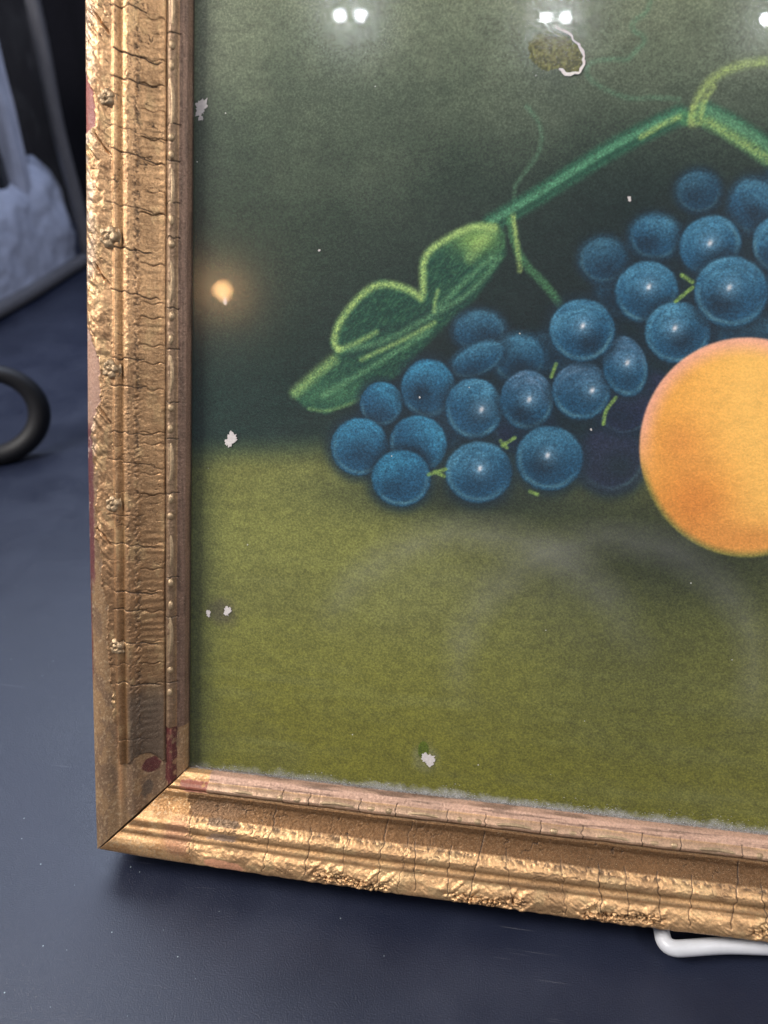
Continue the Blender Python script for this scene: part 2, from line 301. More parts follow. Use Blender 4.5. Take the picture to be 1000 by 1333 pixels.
def rail_fields(side, u, v):
    """height (mm) and colour (linear rgb + metal) of a rail at u across, v along"""
    L = side == 'left'; B = side == 'bottom'; sd = {'left': 3, 'bottom': 40, 'right': 80, 'top': 120}[side]
    wob = (fbm(v / 22., u / 40., sd) - .5) * .9 * sst(0, 4, u) * sst(45, 41, u)
    uu = u + wob
    zc = np.interp(uu, _fu, ZC); zs = np.interp(uu, _fu, ZS)
    if B: zc = .45 * zc + .55 * (np.interp(uu, _fu, ZS) + .75); zc = np.where(u > 33, np.interp(uu, _fu, ZC), zc) - 4.0 * np.clip(1 - u / 3.2, 0, 1) ** 2
    fine = fbm(u / .9, v / .9, sd + 1, 3) - .5; med = fbm(u / 3.2, v / 4.5, sd + 2, 4) - .5; big = fbm(u / 14., v / 30., sd + 3, 3) - .5
    orn = sst(.5, 2.0, u) * sst(13.4, 11.5, u)
    dz = .26 * fine + .25 * med
    # crumbly line at the shoulder of the cove
    crumb = np.exp(-((uu - 23.9) / 1.1) ** 2) + .45 * np.exp(-((uu - 20.9) / .7) ** 2)
    cv = fbm(u / .8, v / 1.5, sd + 5, 3); dz = dz + crumb * (cv - .56) * 2.4
    # ornament zone: low leaves and scrolls pressed in the composition
    rel = (fbm(u / 4.2, v / 6.5, sd + 6, 3) - .5) * 2.2 + (np.abs(vn(u / 1.9 + v / 3.4, v / 5.0, sd + 7) - .5) - .22) * 1.6
    if L: dz = dz - .75 * np.exp(-((uu - 17.2) / 1.0) ** 2) + .5 * np.exp(-((uu - 14.9) / .8) ** 2) - .5 * np.exp(-((uu - 22.4) / .6) ** 2)
    dz = dz + orn * rel * (.7 if L else .5)
    fans = FAN_L if L else FAN_B if B else list(np.arange(40, 700, 58))
    for vf in fans:
        dv = v - vf; env = orn * np.exp(-(dv / 9.) ** 2)
        ph = (dv * .75 + (uu - 8) * (1.0 if L else -.8))
        dz = dz + env * (np.maximum(np.sin(ph * 1.05 + 5. * med), -.4)) * .6
        if L:   # the deep slanting notch beside each fan
            nt = dv + (uu - 9.5) * 1.5 - 1.5 * med; dz = dz - 2.0 * orn * np.exp(-(nt / .65) ** 2) * sst(5.0, 7.0, uu) * sst(13.0, 12, uu)
    rough = np.zeros_like(u)
    if B:
        for a, b in ROUGH_B: rough = np.maximum(rough, sst(a - 6, a + 6, v) * sst(b + 6, b - 6, v))
        ru = np.exp(-((u - 5.6 - 1.2 * np.sin(v / 9.)) / 2.3) ** 2)
        cr_ = fbm(u / 1.7, v / 2.6, 71, 4)
        pit = rough * ru * sst(.09, .02, np.abs(cr_ - .5)); dz = dz + rough * ru * (np.abs(cr_ - .5) * 9.0 - 1.6) - 1.0 * pit
    # raised ladder bands across the cove
    lad = LADDER_L if L else [x + 5 for x in (CRACK_B + [c + 8 for c in CRACK_B[::2]])]
    lad = np.array(sorted(lad)); seg = np.searchsorted(lad, v + .6 * np.sin(u * .9))
    cove = sst(24.5, 25.5, uu) * sst(35.4, 34.8, uu)
    off = hash2(seg, seg * 0 + 3, sd) - .5
    lb_ = np.min(np.abs(lad[np.clip(np.stack([seg - 1, seg]), 0, len(lad) - 1)] - (v + .6 * np.sin(u * .9))), 0)
    if L: dz = dz + cove * .13 * np.sin(v * 1.5 + 9.0 * fbm(v / 14., u / 30., 66)) * sst(.3, .6, fbm(v / 25., u / 20., 67))
    dz = dz + cove * (off * (.6 if L else .12) - (.35 if L else 0) * np.exp(-(lb_ / .3) ** 2))
    # transverse cracks
    crk = np.zeros_like(u)
    for k, v0 in enumerate(CRACK_L if L else CRACK_B if B else list(np.arange(30, 700, 21.0))):
        r = hash2(np.array([k]), np.array([9]), sd)[0]; r2 = hash2(np.array([k]), np.array([4]), sd)[0]
        ua, ub = (10 + 4 * r, 25 + 10 * r2) if L else (2 + 7 * r, 22.5 + (4 if r2 < .7 else 12))
        sl = (r2 - .5) * .5 if not L else -.28 * (r2 - .15)
        vv = v0 + sl * (u - 18) + (vn(u / 2.4, u * 0 + k, sd + 11) - .5) * 1.7
        w_ = (.13 if L else .17) + .14 * r
        crk = np.maximum(crk, np.exp(-((v - vv) / w_) ** 2) * sst(ua - 1, ua + 1, u) * sst(ub + 1, ub - 1, u) * (.55 + .45 * r))
    for k, v0 in enumerate(BCRACK_L if L else BCRACK_B if B else list(np.arange(41, 700, 33.0))):
        vv = v0 + (vn(u / 1.4, u * 0 + k, sd + 12) - .5) * 1.2
        crk = np.maximum(crk, np.exp(-((v - vv) / .22) ** 2) * sst(35.6, 36.2, u) * sst(41.8, 41, u))
    # hairline craze
    hl = np.abs(fbm(u / 9., v / 9., sd + 14, 3) - .5); craze = np.exp(-(hl / .0035) ** 2) * (fbm(u / 30., v / 30., sd + 15, 2) > .5) * sst(2, 4, u) * sst(36, 34, u)
    crk = np.maximum(crk, craze * .7)
    # little dents of the bead strip
    strip = sst(35.6, 36.4, uu) * sst(40.9, 40.2, uu)
    dz = dz + strip * ((fbm(v / 4., u / 5., sd + 16, 2) - .5) * .8)
    dz = dz - crk * .8
    # ---- where the composition has broken away
    jag = (fbm(u / 3., v / 3., sd + 20, 4) - .5) * 2
    m = np.ones_like(u)
    if L:
        lb = np.interp(v, *LOSS_L); m = m * sst(-.25, .25, (u - lb) + 1.6 * jag * (lb > 0) - .001)
        edge = 54.5 + 3.0 * np.sin((u - 22) * .33) + 1.4 * jag
        m = np.where(u < 35.4, m * sst(-.3, .3, v - edge), m * sst(-.3, .3, v - 71.2 - .8 * jag))
    elif B:
        zs = zs + .6 * (zc - zs)
        m = m * np.where(u < 35.4, sst(-.3, .3, v - (58 - .3 * u) - 6.5 * jag), sst(-.3, .3, v - 59.8 - .8 * jag))
        pk = np.hypot((u - 4.6 + .05 * (v - 74)) / 2.6, (v - 74) / 12.5) + .35 * jag; m = m * sst(.9, 1.05, pk)
    z = zs + m * (zc - zs + dz) + (1 - m) * (.14 * fine + .22 * med)
    z = np.where(u < .4, zc + .2 * fine, z)
    # ---- colour (display values, turned to linear below)
    c = np.empty(u.shape + (3,)); c[:] = (212, 170, 126)
    if L:
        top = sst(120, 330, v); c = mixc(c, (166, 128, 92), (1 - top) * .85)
    else: c = mixc(c, (232, 186, 134), np.full_like(u, .85))  # light from above painted into the paler gold of the other rails
    c = mixc(c, (140, 108, 78), sst(.50, .66, fbm(u / 7., v / 11., sd + 30, 4)) * .42)
    c = mixc(c, (222, 190, 140), sst(.54, .70, fbm(u / 4., v / 9., sd + 31, 4)) * .5)
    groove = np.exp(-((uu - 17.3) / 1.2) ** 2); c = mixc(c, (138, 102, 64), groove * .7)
    c = mixc(c, (150, 118, 80) if L else (104, 74, 46), cove * (.25 if L else .95))  # bottom rail: dark reflection in the cove painted into its colour
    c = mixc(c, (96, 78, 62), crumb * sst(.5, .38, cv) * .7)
    if L: c = mixc(c, (84, 60, 40), cove * np.exp(-(lb_ / .26) ** 2) * .7 * sst(.3, .5, fbm(u / 6., v / 40., 68)))
    if B: c = mixc(c, (66, 46, 30), pit * .8)
    if L: c = mixc(c, (172, 152, 134), orn * sst(9, 3, u) * sst(.42, .6, fbm(u / 4, v / 8., 333)) * .8)
    c = mixc(c, (126, 104, 84) if L else (172, 142, 124), strip * (.75 if L else .7))
    lip = sst(40.6, 41.1, uu); c = mixc(c, (122, 96, 82) if L else (186, 150, 132), lip * .9)  # strip and lip paler off the left rail, light from above painted in
    c = mixc(c, (84, 66, 54), lip * sst(.5, .7, fbm(u * 1.4, v / 20., sd + 33)) * .5)
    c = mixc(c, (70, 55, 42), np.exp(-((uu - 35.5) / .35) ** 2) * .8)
    met = 1 - .35 * strip - .55 * lip
    # grime low on the left rail
    if L:
        gr = sst(104, 84, v) * sst(18, 21, u) * sst(36, 34, u); c = mixc(c, (92, 80, 70), gr * .75); met = met * (1 - .4 * gr)
    if B:
        s1 = np.hypot((u - 29.5) / 4.5, (v - 68) / 20) + .5 * jag; c = mixc(c, (112, 86, 64), sst(1, .7, s1) * .6)
        s2 = np.maximum(np.abs(u - 18) / 1.7, np.abs(v - 73) / 8.5) + .25 * jag; k2 = sst(1.1, .8, s2 + .5 * (fbm(u / 1.2, v / 1.5, 59) - .5)); c = mixc(c, (112, 94, 84), k2 * .7); met = met * (1 - .6 * k2)
        s3 = np.maximum(np.abs(u - 24) / 1.4, np.abs(v - 71) / 9) + .4 * jag; k2 = sst(1.02, .9, s3); c = mixc(c, (104, 86, 72), k2 * .7)
        c = mixc(c, (120, 84, 50), sst(3.2, .8, u) * .6)  # underside shading painted along the bottom rail's outer edge
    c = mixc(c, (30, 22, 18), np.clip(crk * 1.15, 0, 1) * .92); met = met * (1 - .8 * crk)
    # exposed wood, gesso and red bole
    ex = 1 - m; e = np.empty_like(c); e[:] = (158, 126, 92) if L else (206, 164, 116)
    e = mixc(e, (128, 102, 80) if L else (170, 128, 86), sst(.45, .6, fbm(u / 5, v / 9, sd + 40)) * .8)
    if B: e = mixc(e, (150, 110, 68), cove * .8)  # same painted dark reflection where the cove has broken away
    e = mixc(e, (205, 178, 142), sst(.60, .72, fbm(u / .8, v / 1.1, sd + 41, 3)) * .6)
    em = np.full_like(u, .45 if L else .9)
    if L:
        k = sst(228, 240, v) * sst(292, 284, v); e = mixc(e, (176, 138, 120), k * .85); em = em * (1 - .8 * k)
        k = sst(372, 376, v); e = mixc(e, (158, 84, 78), k * .9); em = em * (1 - k)
        k = sst(4.4, 3.2, u + .8 * jag) * sst(150, 158, v) * sst(240, 232, v); e = mixc(e, (92, 44, 50), k * .9); em = em * (1 - k)
        k = sst(2.0, 1.2, u + .8 * jag) * sst(90, 110, v) * sst(160, 150, v); e = mixc(e, (110, 62, 58), k * .8)
        k = sst(35.1, 35.6, u + .5 * jag) * sst(41.1, 40.5, u + .7 * jag) * sst(.25, .4, fbm(u / 2., v / 3., 57)); st = np.exp(-((u - 38.4 - .2 * med) / .45) ** 2)
        rb = mixc(np.full_like(c, 1) * np.array((84, 34, 34)), (176, 120, 96), st * sst(.35, .6, fbm(u, v / 9., 55)) * .8); e = e * (1 - k[..., None]) + rb * k[..., None]; em = em * (1 - k)
        k = sst(1.1, .95, np.hypot((u - 28.5) / 4.2, (v - 49.3) / 4.4) + .35 * jag) ; e = mixc(e, (86, 38, 36), k * .95); em = em * (1 - k)
        k = sst(1.1, .8, np.hypot((u - 27) / 2.5, (v - 36) / 5) + .6 * jag); e = mixc(e, (96, 84, 74), k * .7)
        k = np.exp(-((u - 14.8) / 1.6) ** 2) * sst(20, 40, v); e = mixc(e, (186, 138, 96), k * .8)
    if B:
        k = sst(35.2, 35.6, u + .6 * jag) * sst(41.4, 40.6, u + 1.2 * jag) * sst(43.6, 43.8, v) * sst(.3, .45, fbm(u / 2.2, v / 2.6, 58)); e = mixc(e, (136, 62, 58), k * (.7 + .25 * jag)); em = em * (1 - k)
        k = sst(1.2, .9, np.hypot((u - 4.6) / 3.2, (v - 74) / 14)); e = mixc(e, (186, 132, 102), k * .9); em = em * (1 - k)
        k = sst(36, 30, u) * sst(48, 56, v) * 0 + sst(12, 6, np.hypot(u - 15, v - 48)); e = mixc(e, (170, 122, 96), k * .6)
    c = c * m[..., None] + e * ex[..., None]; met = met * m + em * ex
    if L:   # chips at the outer edge
        k = sst(.62, .68, fbm(u / 3, v / 4., 91)) * sst(4, 1, u) * sst(100, 200, v); c = mixc(c, (190, 172, 158), k * .7); met = met * (1 - k)
    c = c * (1 + .18 * big[..., None])
    return z, np.concatenate([lin(np.clip(c, 4, 250)), np.clip(met, 0, 1)[..., None]], -1)

def build_rail(side, Ltot, dense, lab):
    us = np.concatenate([np.linspace(0, 2, 9)[:-1], np.linspace(2, 34.8, 94 if dense else 40)[:-1], np.linspace(34.8, 45, 40 if dense else 18)])
    if dense: vb = np.concatenate([np.arange(0, dense, .38), np.arange(dense, Ltot, 3.0), [Ltot]])
    else: vb = np.concatenate([np.arange(0, Ltot, 2.2), [Ltot]])
    gap = .28
    tau = vb / Ltot
    def vrow(u): return u + gap + (Ltot - 2 * (u + gap)) * tau
    U = us[:, None] * np.ones(len(vb)); V = np.stack([vrow(u) for u in us])
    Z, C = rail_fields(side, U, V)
    pre = [(1.0, -27.5), (0.0, -24.0), (-.15, -16.0), (-.05, -11.0)]; post = [(45.0, -24.2), (41.0, -24.4), (40.0, -27.5)]
    rows = [(np.full(len(vb), u), vrow(max(u, 0)), np.full(len(vb), z)) for u, z in pre]
    rows2 = [(np.full(len(vb), u), vrow(u), np.full(len(vb), z)) for u, z in post]
    def st(k, core): return np.concatenate([np.stack([r[k] for r in rows]), core, np.stack([r[k] for r in rows2])])
    Ua, Va, Za = st(0, U), st(1, V), st(2, Z)
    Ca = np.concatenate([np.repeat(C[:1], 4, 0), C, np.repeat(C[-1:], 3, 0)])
    # sides below the face: bare dark wood
    Ca[:3, :, :3] = lin(np.array((104, 72, 50))); Ca[:4, :, 3] = .1; Ca[-3:, :, :3] = lin(np.array((60, 46, 36))); Ca[-3:, :, 3] = 0
    # old stock: the outer edge bows a little
    kk = np.interp(Va, [0, 25, 120, 220, 330, 460], [1.3, 1.8, 3.2, 4.0, 3.2, 2.2]) if side == 'left' else np.interp(Va, [0, 25, 120, 280, 350, 460], [1.3, 2.4, 4.0, 4.0, 2.6, 1.8])
    Va = Va - 1.3 * np.clip(1 - Ua / 45, 0, 1) * np.clip(1 - Va / 80, 0, 1)
    Ua = Ua - kk * np.clip(1 - Ua / 45, 0, 1)
    if side == 'left': P = np.stack([Ua, Va, Za], -1)
    elif side == 'bottom': P = np.stack([Va, Ua, Za], -1)
    elif side == 'right': P = np.stack([W - Ua, Va, Za], -1)
    else: P = np.stack([Va, H - Ua, Za], -1)
    n, mm = Ua.shape; flip = side in ('bottom', 'right')
    q = grid_quads(n, mm, flip)
    back = np.stack([np.arange(mm - 1), np.arange(mm - 1) + 1, (n - 1) * mm + np.arange(mm - 1) + 1, (n - 1) * mm + np.arange(mm - 1)], -1)
    q = np.concatenate([q, back[:, ::-1] if flip else back])
    caps = [np.arange(n)[::-1] * mm, np.arange(n) * mm + mm - 1]
    if flip: caps = [c_[::-1] for c_ in caps]
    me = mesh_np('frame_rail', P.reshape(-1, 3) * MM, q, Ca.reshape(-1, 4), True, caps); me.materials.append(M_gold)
    o = link(bpy.data.objects.new('frame_rail', me), frame); o['label'] = lab; return o

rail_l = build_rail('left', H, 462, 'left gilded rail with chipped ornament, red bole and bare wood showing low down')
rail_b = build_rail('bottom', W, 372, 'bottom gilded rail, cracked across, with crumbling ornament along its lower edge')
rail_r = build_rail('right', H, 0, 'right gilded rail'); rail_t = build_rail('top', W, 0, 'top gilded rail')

# ---- applied ornament: beads, leaves and flowers
def bead_mesh(name, ru, rv, rz):
    bm = bmesh.new(); bmesh.ops.create_uvsphere(bm, u_segments=12, v_segments=8, radius=1)
    for v in bm.verts: v.co = Vector((v.co.x * ru, v.co.y * rv, v.co.z * rz)) * MM
    me = bpy.data.meshes.new(name); bm.to_mesh(me); bm.free()
    for p in me.polygons: p.use_smooth = True
    me.materials.append(M_orn); return me
def leaf_mesh(length, width, height):
    n, m = 25, 9; s = np.linspace(-1, 1, n)[:, None] * np.ones(m); t = np.ones(n)[:, None] * np.linspace(-1, 1, m)
    wv = (1 - s ** 2) ** .6 * width / 2; uu = t * wv + .8 * (1 - s ** 2) - .4
    z = height * np.sqrt(np.clip(1 - t ** 2, 0, 1)) * (1 - s ** 4) - .55 * height * np.exp(-((t + .25) / .28) ** 2) * (1 - s ** 2) - .3
    me = mesh_np('leaf', np.stack([uu, s * length / 2, z], -1).reshape(-1, 3) * MM, grid_quads(n, m)[:, ::-1]); me.materials.append(M_orn); return me
def flower_mesh(k):
    n, m = 44, 16; th = np.linspace(0, 2 * np.pi, n)[:, None] * np.ones(m); r = np.ones(n)[:, None] * np.linspace(0, 1, m) ** .8 * 4.4
    R = 2.5 + 1.15 * np.abs(np.cos(2.5 * th + k)) ** .6 + .5 * (vn(np.cos(th) * 1.5 + k, np.sin(th) * 1.5, 40 + k) - .5)
    h = .85 * np.sqrt(np.clip(1 - (r / R) ** 2.4, 0, 1)) * (.45 + .55 * np.abs(np.cos(2.5 * th + k)) ** .5 * sst(.6, 1.6, r))
    h = h - .6 * np.exp(-((r - 1.15) / .3) ** 2) + .7 * np.sqrt(np.clip(1 - (r / .95) ** 2, 0, 1)) - 1.4 * sst(R, R + .5, r)
    x, y = r * np.cos(th), r * np.sin(th); h = h * (.7 + .6 * vn(x * .8 + 9, y * .8 + 5, k)) + .35 * (vn(x * 1.7 + 9, y * 1.7 + 5, k + 7) - .5)
    me = mesh_np('flower', np.stack([x * 1.1, y, h + .1], -1).reshape(-1, 3) * MM, grid_quads(n, m)); me.materials.append(M_orn); return me
BM_ = [bead_mesh('bead', 1.75, 2.5, 1.35), bead_mesh('bead', 1.55, 2.9, 1.15), bead_mesh('bead', 1.9, 2.2, 1.3)]
LM = leaf_mesh(24, 3.6, 1.0); LM2 = leaf_mesh(22, 3.4, .8)
def put(name, me, rail, side, u, v, z, rot=0, sc=1.):
    o = link(bpy.data.objects.new(name, me), rail)
    if side == 'left': o.location = (u * MM, v * MM, z * MM); o.rotation_euler = (0, 0, rot)
    else: o.location = (v * MM, u * MM, z * MM); o.rotation_euler = (0, 0, -math.pi / 2 + rot); o.scale = (-1, 1, 1)
    if side == 'left': o.scale = (sc, sc, sc)
    return o
for k, v in enumerate(BEAD_L): put('bead', BM_[k % 3], rail_l, 'left', 38.0 + .2 * math.sin(v * 3), v, -12.9, .12 * math.sin(v))
for k, v in enumerate(LEAF_L): put('leaf', LM if k % 2 else LM2, rail_l, 'left', 37.6, v, -12.7, .03 * math.sin(v))
for k, v in enumerate(FLOWER_L): put('flower', flower_mesh(k), rail_l, 'left', (9.0, 9.0, 9.6, 10.2, 11.0)[k], v, (-1.3, -1.3, -1.6, -2.0, -2.6)[k], v, (1.1, 1.45, 1.3, 1.1, 1.2)[k])
for k, v in enumerate(LEAF_B): put('leaf', LM if k % 2 else LM2, rail_b, 'bottom', 37.4, v, -12.8)
for k, v in enumerate(LEAF_B[:-1]):
    nv = (v + LEAF_B[k + 1]) / 2
    for d in (-4.8, 4.8): put('bead', BM_[(k + (d > 0)) % 3], rail_b, 'bottom', 37.6, nv + d, -13.3)

# measured drawing of the print, millimetres from the lower left corner of the frame
DATA = {"grapes": [[[224.0, 243.5, 11, 0.4, 0.7, -11], 0.24, None], [[280.0, 262.0, 12, 0.4, 0.9, -12], 0.2, None], [[262.0, 312.0, 11, 0.2, 0.8, -10], 0.3, None], [[300.0, 290.0, 14, 0.2, 0.8, -13], 0.24, None], [[231.0, 283.0, 10, 0.2, 0.8, -9], 0.3, None], [[181.0, 243.0, 9, 0.2, 0.6, -9], 0.3, None], [[322.0, 292.0, 13, 0.2, 0.8, -12], 0.3, None], [[334.0, 360.0, 11, 0.2, 0.8, -11], 0.4, None], [[342.0, 318.0, 13, 0.2, 1, -13], 0.9, [341.0, 321.0]], [[215.0, 243.0, 9, 0.2, 0.6, -9], 0.22, None], [[293.91, 358.83, 9.6, 0.03, 0.82, -8.98], 0.4, None], [[318.43, 352.4, 10.11, 0.05, 1.17, -11.69], 0.62, None], [[252.89, 327.19, 10.75, 0.16, 0.77, -10.06], 0.44, None], [[275.88, 338.15, 11.22, 0.12, 0.84, -9.89], 0.68, None], [[195.14, 291.8, 12.15, 0.35, 0.56, -9.79], 0.54, None], [[215.28, 279.26, 12.39, 0.42, 0.72, -11.31], 0.62, None], [[194.78, 277.81, 12.1, 6.15, 3.45, -6.42], 0.67, None], [[263.62, 231.28, 15.43, 0.83, 1.2, -15.32], 0.22, None], [[268.35, 255.39, 12.35, 0.54, 0.84, -10.51], 0.2, None], [[330.99, 335.3, 10.07, 0.12, 1.22, -11.78], 0.9, None], [[146.86, 253.58, 9.91, -3.06, -3.32, -10.15], 0.95, None], [[170.71, 262.36, 12.89, 0.51, 0.67, -13.97], 0.95, None], [[136.39, 230.89, 14.18, 0.72, 0.51, -14.05], 0.85, None], [[166.91, 234.03, 12.34, -6.28, -6.26, -12.03], 0.9, None], [[158.91, 215.68, 14.41, 0.83, 0.6, -13.67], 0.85, None], [[194.62, 253.3, 13.47, 0.59, 0.8, -14.32], 0.9, [198.5, 253.1]], [[198.77, 221.12, 15.89, 0.89, 0.83, -14.61], 0.8, [199.4, 223.1]], [[220.76, 258.64, 12.43, 0.52, 0.89, -13.74], 0.75, [221.9, 259.1]], [[247.02, 264.26, 13.25, 0.53, 0.97, -13.18], 0.75, [252.2, 264.8]], [[233.67, 230.07, 15.42, 0.82, 1.03, -15.11], 0.75, [232.8, 231.6]], [[266.98, 276.94, 9.37, 2.4, 3.87, -13.29], 0.8, [267.9, 278.8]], [[245.23, 293.6, 14.58, 0.41, 1.03, -14.03], 0.95, [245.4, 295.8]], [[274.15, 312.5, 11.35, 7.2, 7.56, -11.37], 0.95, [275.0, 315.0]], [[289.99, 293.78, 14.08, 0.41, 1.19, -13.42], 0.85, [288.7, 295.9]], [[301.34, 334.59, 10.95, 6.91, 7.04, -10.53], 1.0, [301.2, 335.6]], [[312.69, 313.32, 15.43, 0.33, 1.47, -15.26], 1.0, [311.8, 315.4]]], "peach": [326.19, 239.47, 49.14, 2.53, 5.24, -53.05], "leaf": [[200.5, 342.4], [190.7, 343.0], [179.7, 338.2], [168.6, 331.1], [165.0, 325.1], [166.1, 310.2], [165.1, 306.4], [158.6, 311.6], [144.4, 315.0], [133.6, 308.0], [122.9, 294.0], [120.0, 283.1], [123.3, 280.1], [121.8, 276.9], [109.5, 266.3], [99.4, 257.1], [108.7, 249.6], [117.8, 248.4], [135.5, 255.5], [155.7, 270.3], [173.6, 290.8], [191.2, 307.8], [205.1, 328.7], [204.1, 338.5]], "leaf_hi": [[[166.1, 310.2], [165.0, 325.1], [168.6, 331.1], [179.7, 338.2], [190.7, 342.7], [199.8, 341.7]], [[165.1, 307.2], [158.6, 311.6], [144.4, 314.7], [133.6, 308.0], [122.9, 294.0], [120.3, 283.8], [123.7, 280.5]], [[123.7, 280.5], [133.2, 284.2], [143.0, 289.9]], [[172.0, 301.0], [172.1, 305.8], [173.4, 311.1]], [[101.0, 257.6], [109.5, 265.5], [121.0, 275.3]], [[135.6, 275.8], [158.9, 287.3], [172.2, 295.3]], [[198.4, 340.2], [193.1, 334.7], [188.6, 327.3]], [[108.7, 249.6], [117.8, 248.4], [128.3, 252.0], [135.5, 255.5]]], "leaf_mid": [[[127.3, 280.2], [147.2, 284.7], [170.1, 298.3], [191.0, 310.7], [202.9, 327.5]], [[172.3, 301.3], [181.1, 310.5], [199.1, 327.5]], [[115.9, 256.6], [139.7, 271.3], [170.5, 291.5]]], "leaf_dark": [[[129.4, 277.9], [151.2, 284.8], [171.0, 296.8]], [[172.4, 299.8], [185.2, 306.1], [197.8, 317.5]], [[169.9, 302.8], [164.5, 295.1], [146.9, 290.8]]], "stem": [[[198.2, 343.8], [208.2, 349.7], [219.6, 356.5], [240.3, 370.3], [260.6, 382.6], [281.9, 392.6]], [[293.5, 393.2], [304.8, 388.0], [322.7, 376.8], [344.2, 362.0]]], "stem_y": [[[265.8, 383.3], [274.0, 388.3], [282.0, 392.0]], [[295.2, 389.8], [305.2, 384.3], [323.0, 373.5], [344.5, 358.6]], [[208.4, 347.5], [211.0, 334.9], [213.3, 321.5]], [[288.7, 389.2], [289.2, 399.3], [292.9, 406.5], [300.8, 412.4], [310.5, 415.1], [322.0, 415.9], [338.6, 413.6]], [[291.8, 389.2], [292.3, 398.5], [296.4, 405.2]], [[287.0, 389.9], [287.7, 396.6]]], "stem_g": [[[207.0, 345.7], [210.0, 333.1], [215.8, 324.1], [224.0, 316.9], [230.8, 309.8], [236.1, 302.5]], [[287.4, 392.6], [281.9, 393.3], [285.3, 389.9]]], "tendril": [[[211.8, 397.6], [217.2, 391.6], [220.2, 384.6], [219.0, 375.9], [213.3, 368.2], [208.2, 361.8], [208.7, 354.0]], [[281.3, 400.0], [269.5, 400.9], [259.2, 400.0], [248.4, 404.2], [240.3, 408.8], [237.8, 413.6], [241.0, 417.5], [250.8, 418.0], [257.1, 417.2], [260.2, 421.5], [264.1, 424.7], [263.1, 428.1], [258.5, 429.8], [257.1, 433.8], [263.0, 437.0], [265.3, 442.1], [264.1, 449.4]]], "pedicel": [[[173.2, 218.5], [181.8, 221.8]], [[176.3, 220.3], [181.2, 218.1]], [[210.0, 235.4], [215.9, 239.6]], [[212.3, 234.4], [209.1, 237.7]], [[232.0, 270.8], [233.8, 276.9]], [[258.9, 248.6], [259.2, 255.0], [263.8, 261.6]], [[288.0, 308.5], [295.1, 315.1]], [[289.7, 320.7], [294.9, 317.6]], [[225.3, 212.8], [229.2, 211.5]]], "loss": [[[48.3, 398.1], 6], [[47.9, 394.1], 2], [[66.1, 230.2], 5.5], [[65.2, 136.2], 4], [[54.5, 134.0], 2.5], [[179.5, 63.5], 6], [[62.2, 303.7], 2.2], [[262.5, 355.3], 1.6], [[111.7, 329.6], 1.0], [[166.6, 257.9], 0.8], [[253.2, 245.6], 0.9]], "tear": [[210.7, 426.0], [214.7, 430.3], [220.3, 431.5], [227.2, 429.0], [233.5, 424.4], [236.7, 419.0], [235.7, 412.9], [230.9, 411.7], [225.0, 414.5], [220.1, 413.2], [216.4, 414.6], [211.8, 419.2]], "curl": [[222.3, 432.8], [228.2, 429.9], [233.4, 425.1], [237.1, 419.0], [236.1, 412.9], [231.6, 411.3], [225.8, 413.8]], "olivehole": [177.55, 68.53, 3.33, 0.38, 0.25, -5.26]}
# ---- the print: painted colours on a fine sheet
def rgb(*c): return np.array(c, float)
def seg_dist(X, Y, pts):
    best = np.full(X.shape, 1e9); along = np.zeros(X.shape); tot = 0
    ln = [math.dist(a, b) for a, b in zip(pts, pts[1:])]; S = sum(ln) or 1
    for (a, b), l in zip(zip(pts, pts[1:]), ln):
        dx, dy = b[0] - a[0], b[1] - a[1]; t = np.clip(((X - a[0]) * dx + (Y - a[1]) * dy) / (l * l + 1e-9), 0, 1)
        d = np.hypot(X - a[0] - t * dx, Y - a[1] - t * dy); k = d < best
        best = np.where(k, d, best); along = np.where(k, (tot + t * l) / S, along); tot += l
    return best, along
def smooth_pts(pts, it=2):
    for _ in range(it):
        o = [pts[0]]
        for a, b in zip(pts, pts[1:]): o += [(a[0] * .75 + b[0] * .25, a[1] * .75 + b[1] * .25), (a[0] * .25 + b[0] * .75, a[1] * .25 + b[1] * .75)]
        pts = o + [pts[-1]]
    return pts
def inside(X, Y, poly):
    r = np.zeros(X.shape, bool); n = len(poly)
    for i in range(n):
        (x1, y1), (x2, y2) = poly[i], poly[(i + 1) % n]
        if y1 == y2: continue
        r ^= ((y1 > Y) != (y2 > Y)) & (X < (x2 - x1) * (Y - y1) / (y2 - y1) + x1)
    return r
